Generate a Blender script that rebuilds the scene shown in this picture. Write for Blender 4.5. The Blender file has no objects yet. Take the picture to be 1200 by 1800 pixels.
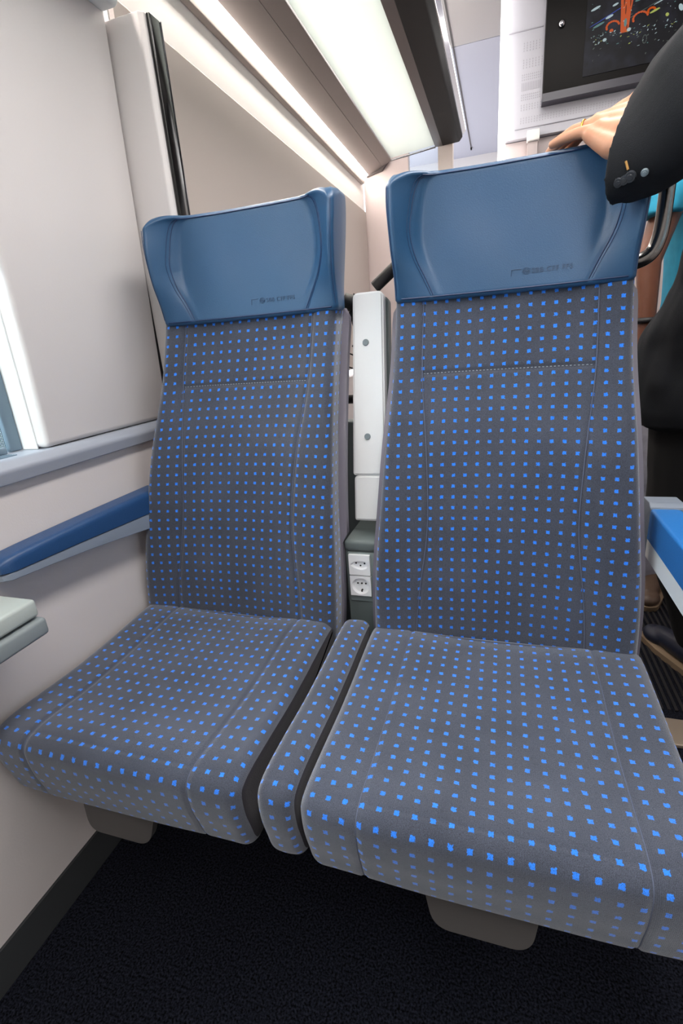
import bpy, bmesh, math, random
import numpy as np
from mathutils import Vector, Matrix, noise
random.seed(4)
S = bpy.context.scene
COL = S.collection
PI = math.pi

# ------------------------------------------------------------------ materials
def lin(c):
    return tuple(((v/255)/12.92 if v/255 <= .04045 else ((v/255+.055)/1.055)**2.4) for v in c) + (1,)

def newmat(name):
    m = bpy.data.materials.new(name); m.use_nodes = True
    nt = m.node_tree; b = nt.nodes['Principled BSDF']
    return m, nt, b

def N(nt, t, **kw):
    n = nt.nodes.new(t)
    for k, v in kw.items():
        if k.startswith('i_'): n.inputs[k[2:]].default_value = v
        else: setattr(n, k, v)
    return n

def plain(name, rgb, rough=.5, metal=0, bump=0, bscale=300, spec=.5, var=0, sheen=0, coat=0):
    m, nt, b = newmat(name)
    b.inputs['Base Color'].default_value = lin(rgb)
    b.inputs['Roughness'].default_value = rough
    b.inputs['Metallic'].default_value = metal
    b.inputs['Specular IOR Level'].default_value = spec
    b.inputs['Sheen Weight'].default_value = sheen
    b.inputs['Coat Weight'].default_value = coat
    tc = N(nt, 'ShaderNodeTexCoord')
    if bump:
        nz = N(nt, 'ShaderNodeTexNoise'); nz.inputs['Scale'].default_value = bscale
        nz.inputs['Detail'].default_value = 3
        bp = N(nt, 'ShaderNodeBump'); bp.inputs['Strength'].default_value = bump
        bp.inputs['Distance'].default_value = .001
        nt.links.new(tc.outputs['Object'], nz.inputs['Vector'])
        nt.links.new(nz.outputs['Fac'], bp.inputs['Height'])
        nt.links.new(bp.outputs['Normal'], b.inputs['Normal'])
    if var:
        n2 = N(nt, 'ShaderNodeTexNoise'); n2.inputs['Scale'].default_value = bscale*.6
        n2.inputs['Detail'].default_value = 4
        mx = N(nt, 'ShaderNodeMix', data_type='RGBA')
        c = lin(rgb)
        mx.inputs[6].default_value = tuple(v*(1-var) for v in c[:3])+(1,)
        mx.inputs[7].default_value = tuple(min(1, v*(1+var)) for v in c[:3])+(1,)
        nt.links.new(tc.outputs['Object'], n2.inputs['Vector'])
        nt.links.new(n2.outputs['Fac'], mx.inputs[0])
        nt.links.new(mx.outputs[2], b.inputs['Base Color'])
    return m

def emis(name, rgb, st):
    m, nt, b = newmat(name)
    b.inputs['Base Color'].default_value = (.8, .8, .8, 1) if st > 2 else (.02, .02, .02, 1)
    b.inputs['Specular IOR Level'].default_value = .1
    b.inputs['Emission Color'].default_value = lin(rgb)
    b.inputs['Emission Strength'].default_value = st
    return m

def fabric(name, dots=True):
    """grey velour with a grid of small blue squares, laid on the UVs (1 unit = one 20 mm repeat)"""
    m, nt, b = newmat(name); L = nt.links.new
    uv = N(nt, 'ShaderNodeUVMap'); tc = N(nt, 'ShaderNodeTexCoord')
    nz = N(nt, 'ShaderNodeTexNoise'); nz.inputs['Scale'].default_value = 1400; nz.inputs['Detail'].default_value = 2
    L(tc.outputs['Object'], nz.inputs['Vector'])
    n2 = N(nt, 'ShaderNodeTexNoise'); n2.inputs['Scale'].default_value = 7; n2.inputs['Detail'].default_value = 4
    L(tc.outputs['Object'], n2.inputs['Vector'])
    # rib of the weave
    sep0 = N(nt, 'ShaderNodeSeparateXYZ'); L(uv.outputs['UV'], sep0.inputs[0])
    rib = N(nt, 'ShaderNodeMath', operation='MULTIPLY'); rib.inputs[1].default_value = 2*PI*13; L(sep0.outputs[0], rib.inputs[0])
    rs = N(nt, 'ShaderNodeMath', operation='SINE'); L(rib.outputs[0], rs.inputs[0])
    mr = N(nt, 'ShaderNodeMapRange'); L(nz.outputs['Fac'], mr.inputs[0])
    mr.inputs[1].default_value = .3; mr.inputs[2].default_value = .7; mr.inputs[3].default_value = .5; mr.inputs[4].default_value = 1.5
    m2 = N(nt, 'ShaderNodeMapRange'); L(n2.outputs['Fac'], m2.inputs[0])
    m2.inputs[1].default_value = .35; m2.inputs[2].default_value = .65; m2.inputs[3].default_value = .86; m2.inputs[4].default_value = 1.14
    ra = N(nt, 'ShaderNodeMath', operation='MULTIPLY_ADD'); L(rs.outputs[0], ra.inputs[0]); ra.inputs[1].default_value = .12; ra.inputs[2].default_value = 1
    k1 = N(nt, 'ShaderNodeMath', operation='MULTIPLY'); L(mr.outputs[0], k1.inputs[0]); L(m2.outputs[0], k1.inputs[1])
    k2 = N(nt, 'ShaderNodeMath', operation='MULTIPLY'); L(k1.outputs[0], k2.inputs[0]); L(ra.outputs[0], k2.inputs[1])
    base = N(nt, 'ShaderNodeVectorMath', operation='SCALE')
    base.inputs[0].default_value = lin(FAB)[:3]; L(k2.outputs[0], base.inputs['Scale'])
    out = base.outputs[0]
    if dots:
        n3 = N(nt, 'ShaderNodeTexNoise'); n3.inputs['Scale'].default_value = 9; n3.inputs['Detail'].default_value = 1
        L(uv.outputs['UV'], n3.inputs['Vector'])
        s3 = N(nt, 'ShaderNodeVectorMath', operation='MULTIPLY_ADD')
        L(n3.outputs['Color'], s3.inputs[0]); s3.inputs[1].default_value = (.16, .16, 0); L(uv.outputs['UV'], s3.inputs[2])
        sp = N(nt, 'ShaderNodeSeparateXYZ'); L(s3.outputs[0], sp.inputs[0])
        ds = []
        for i in (0, 1):
            f = N(nt, 'ShaderNodeMath', operation='FRACT'); L(sp.outputs[i], f.inputs[0])
            s = N(nt, 'ShaderNodeMath', operation='SUBTRACT'); L(f.outputs[0], s.inputs[0]); s.inputs[1].default_value = .5
            a = N(nt, 'ShaderNodeMath', operation='ABSOLUTE'); L(s.outputs[0], a.inputs[0]); ds.append(a)
        mxm = N(nt, 'ShaderNodeMath', operation='MAXIMUM'); L(ds[0].outputs[0], mxm.inputs[0]); L(ds[1].outputs[0], mxm.inputs[1])
        st = N(nt, 'ShaderNodeMapRange'); st.interpolation_type = 'SMOOTHSTEP'; L(mxm.outputs[0], st.inputs[0])
        st.inputs[1].default_value = .122; st.inputs[2].default_value = .162; st.inputs[3].default_value = 1; st.inputs[4].default_value = 0
        dc = N(nt, 'ShaderNodeVectorMath', operation='SCALE')
        dc.inputs[0].default_value = lin(DOT)[:3]; L(mr.outputs[0], dc.inputs['Scale'])
        mx = N(nt, 'ShaderNodeMix', data_type='RGBA'); L(st.outputs[0], mx.inputs[0]); L(out, mx.inputs[6]); L(dc.outputs[0], mx.inputs[7])
        out = mx.outputs[2]
    L(out, b.inputs['Base Color'])
    b.inputs['Roughness'].default_value = .95; b.inputs['Specular IOR Level'].default_value = .15
    b.inputs['Sheen Weight'].default_value = .6; b.inputs['Sheen Roughness'].default_value = .45
    b.inputs['Sheen Tint'].default_value = (.88, .92, 1, 1)
    bp = N(nt, 'ShaderNodeBump'); bp.inputs['Strength'].default_value = .45; bp.inputs['Distance'].default_value = .0008
    L(k2.outputs[0], bp.inputs['Height']); L(bp.outputs['Normal'], b.inputs['Normal'])
    return m

FAB = (68, 72, 84); DOT = (44, 126, 236)
M = {}
M['fabric'] = fabric('dotted_velour')
M['fabric_plain'] = plain('plain_dark_velour', (44, 42, 50), .95, bump=.5, bscale=900, var=.25, sheen=.1, spec=.1)
M['thread'] = plain('grey_thread', (84, 92, 112), .8)
M['thread_pale'] = plain('pale_thread', (140, 150, 160), .8)
M['leather'] = plain('blue_leather', (38, 77, 113), .40, bump=.25, bscale=500, spec=.45)
M['leather_dark'] = plain('blue_leather_thread', (20, 48, 88), .5)
M['emboss'] = plain('embossed_leather', (30, 62, 94), .5)
M['shell'] = plain('grey_shell_plastic', (118, 114, 126), .4, bump=.1, bscale=400)
M['shell_dark'] = plain('dark_trim', (30, 30, 36), .6)
M['silver'] = plain('silver_painted_plastic', (228, 231, 233), .38, bump=.12, bscale=700)
M['button'] = plain('grey_plug', (120, 132, 138), .35)
M['console'] = plain('grey_green_console', (98, 108, 108), .5, bump=.1, bscale=500)
M['console_light'] = plain('console_panel', (128, 140, 140), .5)
M['socket'] = plain('white_socket_plastic', (238, 240, 242), .3)
M['hole'] = plain('socket_hole', (14, 14, 16), .6)
M['wall'] = plain('warm_white_wall_panel', (212, 207, 206), .55, bump=.12, bscale=260)
M['wall_low'] = plain('pale_lower_wall', (208, 201, 199), .55, bump=.15, bscale=260)
M['wall_taupe'] = plain('taupe_wall_panel', (186, 176, 170), .6, bump=.12, bscale=260)
M['wall_white'] = plain('white_cove', (236, 233, 230), .5)
M['sill'] = plain('grey_sill', (150, 155, 166), .42, bump=.05, bscale=300)
M['frame_white'] = plain('white_window_frame', (228, 232, 232), .45)
M['gasket'] = plain('window_gasket', (104, 122, 136), .5)
M['arm_blue'] = plain('blue_armrest_skin', (32, 68, 112), .42, bump=.3, bscale=420, spec=.5)
M['arm_blue_bright'] = plain('bright_blue_armrest_skin', (36, 112, 184), .45, bump=.35, bscale=420)
M['arm_grey'] = plain('armrest_grey', (128, 138, 152), .45, bump=.1, bscale=500)
M['table'] = plain('table_laminate', (176, 184, 180), .5, bump=.1, bscale=500)
M['table_edge'] = plain('table_lower_leaf', (132, 140, 142), .5)
M['skirting'] = plain('dark_skirting', (54, 56, 58), .5, bump=.1, bscale=300)
M['rack'] = plain('grey_rack_profile', (132, 124, 122), .45, metal=.2, bump=.08, bscale=600)
M['rack_dark'] = plain('black_rack_rail', (8, 7, 8), .55, spec=.2)
M['rack_mid'] = plain('dark_bronze_rail', (78, 72, 72), .4, metal=.3)
M['chrome'] = plain('chrome', (200, 200, 205), .12, metal=1)
M['black_gloss'] = plain('black_gloss_trim', (18, 18, 18), .15)
M['ceil'] = plain('ceiling_panel', (196, 198, 212), .55)
M['ceil_warm'] = plain('ceiling_panel_near', (190, 186, 186), .5)
M['perf'] = plain('bulkhead_panel', (180, 179, 187), .5)
M['perf_hole'] = plain('vent_perforation', (162, 160, 168), .7)
M['end_wall'] = plain('end_wall_beige', (186, 172, 170), .55)
M['tv'] = plain('screen_housing', (14, 11, 10), .5, spec=.15)
M['tv_bezel'] = plain('screen_lower_bezel', (46, 43, 55), .4)
M['led'] = emis('light_strip_diffuser', (255, 246, 236), 30)
M['tube'] = plain('brushed_steel_tube', (120, 118, 116), .22, metal=1)
M['black_rubber'] = plain('black_rubber', (24, 22, 24), .55)
M['cable'] = plain('cable_black', (16, 16, 18), .5)
M['strap'] = plain('threshold_metal', (150, 136, 122), .4, metal=.4)
M['tab'] = plain('grey_tab', (74, 71, 70), .5)
M['jacket'] = plain('black_suit_cloth', (21, 23, 27), .9, bump=.6, bscale=900, var=.35, spec=.25)
M['jacket2'] = M['jacket']
M['lining'] = plain('jacket_inner', (8, 8, 9), .9)
M['trousers'] = plain('black_trousers', (9, 9, 10), .9, var=.3, bscale=60)
M['teal'] = plain('teal_cotton', (26, 128, 158), .85, bump=.4, bscale=60, var=.2)
M['grey_cloth'] = plain('grey_printed_cloth', (150, 148, 160), .85, var=.5, bscale=40)
M['shoe_navy'] = plain('navy_shoe_leather', (22, 28, 46), .5)
M['shoe_sole'] = plain('tan_sole', (132, 112, 90), .6)
M['shoe_brown'] = plain('brown_shoe', (84, 66, 54), .5)
M['hair'] = plain('grey_hair', (90, 84, 80), .8, bump=.5, bscale=200)
M['hair_dark'] = plain('dark_hair', (24, 18, 16), .8, bump=.5, bscale=200)
M['horn'] = plain('dark_horn_button', (54, 57, 62), .25)
M['gold'] = plain('gold', (214, 168, 80), .25, metal=1)
M['tan_thread'] = plain('tan_thread', (176, 130, 66), .7)
M['eye'] = plain('eye_white', (220, 216, 210), .3)

def skin_mat(name, rgb):
    m, nt, b = newmat(name); L = nt.links.new
    tc = N(nt, 'ShaderNodeTexCoord'); nz = N(nt, 'ShaderNodeTexNoise'); nz.inputs['Scale'].default_value = 42; nz.inputs['Detail'].default_value = 5
    L(tc.outputs['Object'], nz.inputs['Vector'])
    mx = N(nt, 'ShaderNodeMix', data_type='RGBA'); c = lin(rgb)
    mx.inputs[6].default_value = (c[0]*.86, c[1]*.7, c[2]*.62, 1); mx.inputs[7].default_value = (min(1, c[0]*1.1), c[1]*1.15, c[2]*1.15, 1)
    L(nz.outputs['Fac'], mx.inputs[0]); L(mx.outputs[2], b.inputs['Base Color'])
    b.inputs['Roughness'].default_value = .5
    b.inputs['Subsurface Weight'].default_value = .12; b.inputs['Subsurface Radius'].default_value = (.01, .004, .002)
    w = N(nt, 'ShaderNodeTexNoise'); w.inputs['Scale'].default_value = 160; L(tc.outputs['Object'], w.inputs['Vector'])
    bp = N(nt, 'ShaderNodeBump'); bp.inputs['Strength'].default_value = .4; bp.inputs['Distance'].default_value = .001
    L(w.outputs['Fac'], bp.inputs['Height']); L(bp.outputs['Normal'], b.inputs['Normal'])
    return m
M['skin'] = skin_mat('fair_skin', (192, 143, 115))
M['skin_brown'] = skin_mat('brown_skin', (104, 64, 46))

def carpet():
    m, nt, b = newmat('black_carpet'); L = nt.links.new
    tc = N(nt, 'ShaderNodeTexCoord'); nz = N(nt, 'ShaderNodeTexNoise'); nz.inputs['Scale'].default_value = 260; nz.inputs['Detail'].default_value = 3
    L(tc.outputs['Object'], nz.inputs['Vector'])
    mx = N(nt, 'ShaderNodeMix', data_type='RGBA'); mx.inputs[6].default_value = lin((4, 4, 6)); mx.inputs[7].default_value = lin((36, 38, 48))
    mr = N(nt, 'ShaderNodeMapRange'); L(nz.outputs['Fac'], mr.inputs[0]); mr.inputs[1].default_value = .35; mr.inputs[2].default_value = .7
    L(mr.outputs[0], mx.inputs[0]); L(mx.outputs[2], b.inputs['Base Color'])
    b.inputs['Roughness'].default_value = 1; b.inputs['Specular IOR Level'].default_value = .05
    bp = N(nt, 'ShaderNodeBump'); bp.inputs['Strength'].default_value = .8; bp.inputs['Distance'].default_value = .003
    L(nz.outputs['Fac'], bp.inputs['Height']); L(bp.outputs['Normal'], b.inputs['Normal'])
    return m
M['carpet'] = carpet()

def frosted():
    m, nt, b = newmat('frosted_glass'); L = nt.links.new
    for n in list(nt.nodes):
        if n.type == 'BSDF_PRINCIPLED': nt.nodes.remove(n)
    o = [n for n in nt.nodes if n.type == 'OUTPUT_MATERIAL'][0]
    t = N(nt, 'ShaderNodeBsdfTranslucent'); t.inputs[0].default_value = (.86, .9, .87, 1)
    d = N(nt, 'ShaderNodeBsdfDiffuse'); d.inputs[0].default_value = (.75, .8, .78, 1)
    g = N(nt, 'ShaderNodeBsdfGlossy'); g.inputs['Roughness'].default_value = .15
    m1 = N(nt, 'ShaderNodeMixShader'); m1.inputs[0].default_value = .35; L(t.outputs[0], m1.inputs[1]); L(d.outputs[0], m1.inputs[2])
    m2 = N(nt, 'ShaderNodeMixShader'); m2.inputs[0].default_value = .06; L(m1.outputs[0], m2.inputs[1]); L(g.outputs[0], m2.inputs[2])
    L(m2.outputs[0], o.inputs[0])
    return m
M['frosted'] = frosted()

def window_glass():
    """pane with a printed sun screen of fine dots"""
    m, nt, b = newmat('screen_printed_glass'); L = nt.links.new
    o = [n for n in nt.nodes if n.type == 'OUTPUT_MATERIAL'][0]
    tc = N(nt, 'ShaderNodeTexCoord'); sp = N(nt, 'ShaderNodeSeparateXYZ'); L(tc.outputs['Object'], sp.inputs[0])
    rs = []
    for i in (1, 2):
        a = N(nt, 'ShaderNodeMath', operation='MULTIPLY'); L(sp.outputs[i], a.inputs[0]); a.inputs[1].default_value = 2*PI/.003
        s = N(nt, 'ShaderNodeMath', operation='SINE'); L(a.outputs[0], s.inputs[0]); rs.append(s)
    p = N(nt, 'ShaderNodeMath', operation='ADD'); L(rs[0].outputs[0], p.inputs[0]); L(rs[1].outputs[0], p.inputs[1])
    g = N(nt, 'ShaderNodeMath', operation='GREATER_THAN'); L(p.outputs[0], g.inputs[0]); g.inputs[1].default_value = .2
    b.inputs['Base Color'].default_value = lin((70, 96, 106)); b.inputs['Roughness'].default_value = .3
    t = N(nt, 'ShaderNodeBsdfTransparent'); t.inputs[0].default_value = (.82, .9, .92, 1)
    mx = N(nt, 'ShaderNodeMixShader'); L(g.outputs[0], mx.inputs[0]); L(t.outputs[0], mx.inputs[2]); L(b.outputs[0], mx.inputs[1])
    L(mx.outputs[0], o.inputs[0])
    return m
M['pane'] = window_glass()

def clear_glass():
    m, nt, b = newmat('clear_partition_glass')
    b.inputs['Base Color'].default_value = (.86, .93, 1, 1); b.inputs['Roughness'].default_value = .05
    b.inputs['Transmission Weight'].default_value = .85; b.inputs['IOR'].default_value = 1.1
    return m
M['clear'] = clear_glass()

# ------------------------------------------------------------------ mesh helpers
def tag(o, label=None, cat=None, group=None, kind=None):
    if label: o['label'] = label
    if cat: o['category'] = cat
    if group: o['group'] = group
    if kind: o['kind'] = kind
    return o

def empty(name, loc, label, cat, group=None):
    o = bpy.data.objects.new(name, None); COL.objects.link(o); o.location = loc
    o.empty_display_size = .05
    return tag(o, label, cat, group)

def link(name, me, mats, parent=None, smooth=True):
    if not isinstance(mats, (list, tuple)): mats = [mats]
    for m in mats: me.materials.append(m)
    o = bpy.data.objects.new(name, me); COL.objects.link(o)
    if smooth:
        me.polygons.foreach_set('use_smooth', [True]*len(me.polygons))
    if parent is not None:
        o.parent = parent
        p = parent; T = Vector((0, 0, 0))
        while p is not None:
            T += p.location; p = p.parent
        o.location = (0, 0, 0)
        me.transform(Matrix.Translation(-T))
    return o

def from_bm(name, bm, mats, parent=None, smooth=False, flat_angle=None):
    me = bpy.data.meshes.new(name)
    bmesh.ops.recalc_face_normals(bm, faces=bm.faces)
    bm.to_mesh(me); bm.free()
    o = link(name, me, mats, parent, smooth)
    if smooth and flat_angle:
        try: me.set_sharp_from_angle(angle=math.radians(flat_angle))
        except Exception: pass
    return o

def bm_box(bm, lo, hi, bev=0, seg=2, mi=0):
    lo = Vector(lo); hi = Vector(hi)
    r = bmesh.ops.create_cube(bm, size=1)
    vs = r['verts']
    for v in vs:
        v.co = Vector((lo[i] + (v.co[i]+.5)*(hi[i]-lo[i]) for i in range(3)))
    fs = set(f for v in vs for f in v.link_faces)
    for f in fs: f.material_index = mi
    if bev:
        es = set(e for v in vs for e in v.link_edges)
        bmesh.ops.bevel(bm, geom=list(es), offset=bev, segments=seg, profile=.5, affect='EDGES')

def box(name, lo, hi, mat, parent=None, bev=0, seg=3):
    bm = bmesh.new(); bm_box(bm, lo, hi, bev, seg)
    return from_bm(name, bm, mat, parent, smooth=bool(bev), flat_angle=50)

def prism(name, poly, axis, a, b, mat, parent=None, bev=0, seg=3):
    """polygon (2D points) extruded along an axis from a to b. axis 'x': points are (y,z); 'y': (x,z); 'z': (x,y)"""
    bm = bmesh.new()
    def mk(p, t):
        return {'x': (t, p[0], p[1]), 'y': (p[0], t, p[1]), 'z': (p[0], p[1], t)}[axis]
    A = [bm.verts.new(mk(p, a)) for p in poly]; B = [bm.verts.new(mk(p, b)) for p in poly]
    n = len(poly)
    bm.faces.new(A); bm.faces.new(B[::-1])
    for i in range(n): bm.faces.new((A[i], B[i], B[(i+1) % n], A[(i+1) % n]))
    bmesh.ops.recalc_face_normals(bm, faces=bm.faces)
    if bev:
        bmesh.ops.bevel(bm, geom=list(bm.edges), offset=bev, segments=seg, profile=.5, affect='EDGES')
    return from_bm(name, bm, mat, parent, smooth=bool(bev), flat_angle=40)

def rounded(pts, r, seg=6):
    """round the corners of a 2D polygon"""
    out = []; n = len(pts)
    for i in range(n):
        p0, p, p1 = (Vector(pts[i-1]), Vector(pts[i]), Vector(pts[(i+1) % n]))
        ri = r[i] if isinstance(r, (list, tuple)) else r
        if ri <= 0: out.append(tuple(p)); continue
        a = (p0-p).normalized(); b = (p1-p).normalized()
        ang = a.angle(b); d = min(ri/math.tan(ang/2), (p0-p).length*.49, (p1-p).length*.49)
        s = p+a*d; e = p+b*d
        for k in range(seg+1):
            t = k/seg
            out.append(tuple((1-t)**2*s + 2*t*(1-t)*p + t*t*e))
    return out

def add_tube(bm, pts, r, seg=10, cap=True, mi=0):
    pts = [Vector(p) for p in pts]; n = len(pts)
    rad = r if isinstance(r, (list, tuple)) else [r]*n
    T = [(pts[min(i+1, n-1)]-pts[max(i-1, 0)]).normalized() for i in range(n)]
    u = T[0].orthogonal().normalized(); rings = []
    for i in range(n):
        u = (u - T[i]*u.dot(T[i])).normalized(); w = T[i].cross(u)
        rings.append([bm.verts.new(pts[i] + (u*math.cos(a)+w*math.sin(a))*rad[i]) for a in [2*PI*k/seg for k in range(seg)]])
    for i in range(n-1):
        for k in range(seg):
            f = bm.faces.new((rings[i][k], rings[i][(k+1) % seg], rings[i+1][(k+1) % seg], rings[i+1][k])); f.material_index = mi
    if cap:
        bm.faces.new(rings[0][::-1]).material_index = mi; bm.faces.new(rings[-1]).material_index = mi

def tube(name, pts, r, mat, parent=None, seg=10):
    bm = bmesh.new(); add_tube(bm, pts, r, seg)
    return from_bm(name, bm, mat, parent, smooth=True, flat_angle=60)

def smooth_path(pts, n=8):
    """Catmull-Rom through 3D points"""
    P = [Vector(p) for p in pts]; P = [P[0]*2-P[1]] + P + [P[-1]*2-P[-2]]; out = []
    for i in range(1, len(P)-2):
        for k in range(n):
            t = k/n; a, b, c, d = P[i-1], P[i], P[i+1], P[i+2]
            out.append(.5*((2*b)+(c-a)*t+(2*a-5*b+4*c-d)*t*t+(3*b-a-3*c+d)*t**3))
    out.append(P[-2]); return out

def spl(xs, ys):
    """smooth interpolation of y over x (Catmull-Rom / Hermite)"""
    xs = list(xs); ys = list(ys)
    ms = []
    for i in range(len(xs)):
        a = max(i-1, 0); b = min(i+1, len(xs)-1); ms.append((ys[b]-ys[a])/(xs[b]-xs[a]))
    def f(x):
        x = min(max(x, xs[0]), xs[-1]); i = 0
        while i < len(xs)-2 and x > xs[i+1]: i += 1
        h = xs[i+1]-xs[i]; t = (x-xs[i])/h
        return (2*t**3-3*t*t+1)*ys[i]+(t**3-2*t*t+t)*h*ms[i]+(-2*t**3+3*t*t)*ys[i+1]+(t**3-t*t)*h*ms[i+1]
    return f

def sstep(a, b, x):
    t = min(max((x-a)/(b-a), 0), 1); return t*t*(3-2*t)

def grid_mesh(name, rows, uvs, mats, parent, closed=True, caps=True, mfun=None):
    """rows of equal-length point rings; uvs the same layout (with one extra column if closed)"""
    n = len(rows[0]); V = [tuple(p) for r in rows for p in r]; F = []; UV = []; MI = []
    nc = n if closed else n-1
    for i in range(len(rows)-1):
        for k in range(nc):
            k1 = (k+1) % n
            F.append((i*n+k, i*n+k1, (i+1)*n+k1, (i+1)*n+k))
            UV.append((uvs[i][k], uvs[i][k+1], uvs[i+1][k+1], uvs[i+1][k]))
            MI.append(mfun(i, k) if mfun else 0)
    if caps:
        F.append(tuple(range(n-1, -1, -1))); UV.append(tuple(uvs[0][k] for k in range(n-1, -1, -1))); MI.append(mfun(0, 0) if mfun else 0)
        b = (len(rows)-1)*n
        F.append(tuple(b+k for k in range(n))); UV.append(tuple(uvs[-1][k] for k in range(n))); MI.append(mfun(len(rows)-2, 0) if mfun else 0)
    me = bpy.data.meshes.new(name); me.from_pydata(V, [], F)
    ul = me.uv_layers.new(name='UVMap'); flat = []
    for q in UV:
        for p in q: flat += [p[0], p[1]]
    ul.data.foreach_set('uv', flat)
    o = link(name, me, mats, parent)
    me.polygons.foreach_set('material_index', MI)
    bm = bmesh.new(); bm.from_mesh(me); bmesh.ops.recalc_face_normals(bm, faces=bm.faces); bm.to_mesh(me); bm.free()
    return o

# ------------------------------------------------------------------ camera (17 mm lens, portrait)
R = np.array([[0.95225666, 0.0295727, -0.30386298], [0.29606191, -0.33242039, 0.89545744], [-0.07452916, -0.94266756, -0.32530488]])
CAM = Vector((0, 0, 1.05))
cd = bpy.data.cameras.new('camera'); cam = bpy.data.objects.new('camera', cd); COL.objects.link(cam)
cd.sensor_fit = 'HORIZONTAL'; cd.sensor_width = 24; cd.lens = 24*862/1200; cd.clip_start = .01
mw = Matrix(((R[0, 0], -R[0, 1], -R[0, 2], 0), (R[1, 0], -R[1, 1], -R[1, 2], 0), (R[2, 0], -R[2, 1], -R[2, 2], CAM.z), (0, 0, 0, 1)))
cam.matrix_world = mw; S.camera = cam

# ------------------------------------------------------------------ the setting
WX = -.815
def st(o): o['kind'] = 'structure'; return o
st(box('floor', (WX-.1, -1.6, -.05), (2.0, 5.6, 0), M['carpet']))
st(box('ceiling', (-1.0, -1.6, 2.5), (2.0, 3.36, 2.55), M['ceil_warm']))
st(box('ceiling', (-1.0, 3.366, 2.5), (2.0, 5.6, 2.55), M['ceil']))
# lower left wall, below the sill, leaning panels above it
st(box('wall_left', (WX-.05, -1.6, .085), (WX, 3.3, .865), M['wall_low']))
st(box('baseboard_left', (WX-.06, -1.6, .0), (WX+.004, 3.3, .083), M['skirting']))
# upper panel beside the window, from the reveal to the partition; leans inwards towards its top
def upper_panel(name, y0, y1, z0, z1, mat, x0=WX, x1=WX+.03, t=.08, bev=.006):
    bm = bmesh.new(); bm_box(bm, (x0-t, y0, z0), (x0, y1, z1), 0)
    for v in bm.verts:
        if v.co.z > (z0+z1)/2: v.co.x += (x1-x0)
    if bev: bmesh.ops.bevel(bm, geom=list(bm.edges), offset=bev, segments=3, profile=.5, affect='EDGES')
    return from_bm(name, bm, mat, None, smooth=True, flat_angle=50)
st(upper_panel('wall_left', .705, 1.085, .903, 1.76, M['wall'], bev=.011))
st(upper_panel('wall_left', -1.6, .40-.9, .903, 1.76, M['wall'], bev=.008))
# grey sill rail running along the wall
sill_prof = rounded([(WX-.11, .902), (WX-.11, .866), (WX+.014, .862), (WX+.018, .886), (WX+.004, .902)], [0, 0, .003, .012, .010])
st(prism('trim_1', sill_prof, 'y', -1.6, 1.6, M['sill']))
# window: frame reveal, gasket and pane
win = box('window_1', (WX-.075, -.44, .903), (WX-.067, .705, 1.75), M['pane']); st(win)
bm = bmesh.new()
bm_box(bm, (WX-.067, .7018, .903), (WX-.020, .7045, 1.75), 0)
bm_box(bm, (WX-.067, -.45, .903), (WX-.018, -.41, 1.75), .004)
wf = from_bm('window_frame', bm, M['frame_white'], None, True, 50); wf.parent = win
bm = bmesh.new()
bm_box(bm, (WX-.066, .676, .903), (WX-.055, .7015, 1.75), .002)
bm_box(bm, (WX-.066, -.41, .903), (WX-.045, .662, .915), .002)
gk = from_bm('window_gasket', bm, M['gasket'], None, True, 50); gk.parent = win
bm = bmesh.new()
for k in range(7):
    bm_box(bm, (WX-.055+k*.006, -.4, .9021), (WX-.052+k*.006, .655, .9035))
sg = from_bm('sill_groove', bm, M['gasket'], None); sg.parent = win
# rounded pelmet rail over the window
st(prism('trim_2', rounded([(WX+.022, 1.712), (WX+.066, 1.712), (WX+.076, 1.74), (WX+.06, 1.80), (WX+.022, 1.80)], [.012, .016, .02, .01, 0]), 'y', -1.6, 1.075, M['frame_white'], bev=.003))
st(box('wall_left', (WX-.09, -1.6, 1.765), (WX-.01, 1.09, 2.5), M['wall_white']))

st(box('trim_10', (WX-.02, 1.0855, .903), (WX+.004, 1.0880, 1.72), M['black_rubber']))
# partition fin perpendicular to the wall
fin = empty('partition_fin', (-.76, 1.11, .902), 'tall beige partition fin with a dark glossy edge behind the window seat', 'partition')
prism('fin_panel', rounded([(WX+.0, 1.0885), (-.715, 1.0885), (-.706, 1.0975), (-.706, 1.135), (WX+.0, 1.135)], [0, .006, .004, 0, 0]), 'z', .902, 1.706, M['wall'], fin, bev=.0015)
box('edge_trim', (-.7055, 1.1005, .902), (-.697, 1.136, 1.706), M['black_gloss'], fin, bev=.002)
box('edge_highlight_strip', (-.7055, 1.1365, .902), (-.696, 1.1395, 1.706), M['chrome'], fin)

# wall of the bay behind: taupe panel below, white cove above
st(box('wall_left', (WX-.05, 1.1405, .903), (WX-.008, 3.3, 2.5), M['wall_white']))
st(prism('wall_left', [(WX-.004, .905), (WX+.008, .905), (WX+.008, 1.775), (WX-.004, 1.787)], 'y', 1.1405, 3.27, M['wall_taupe']))

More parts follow.
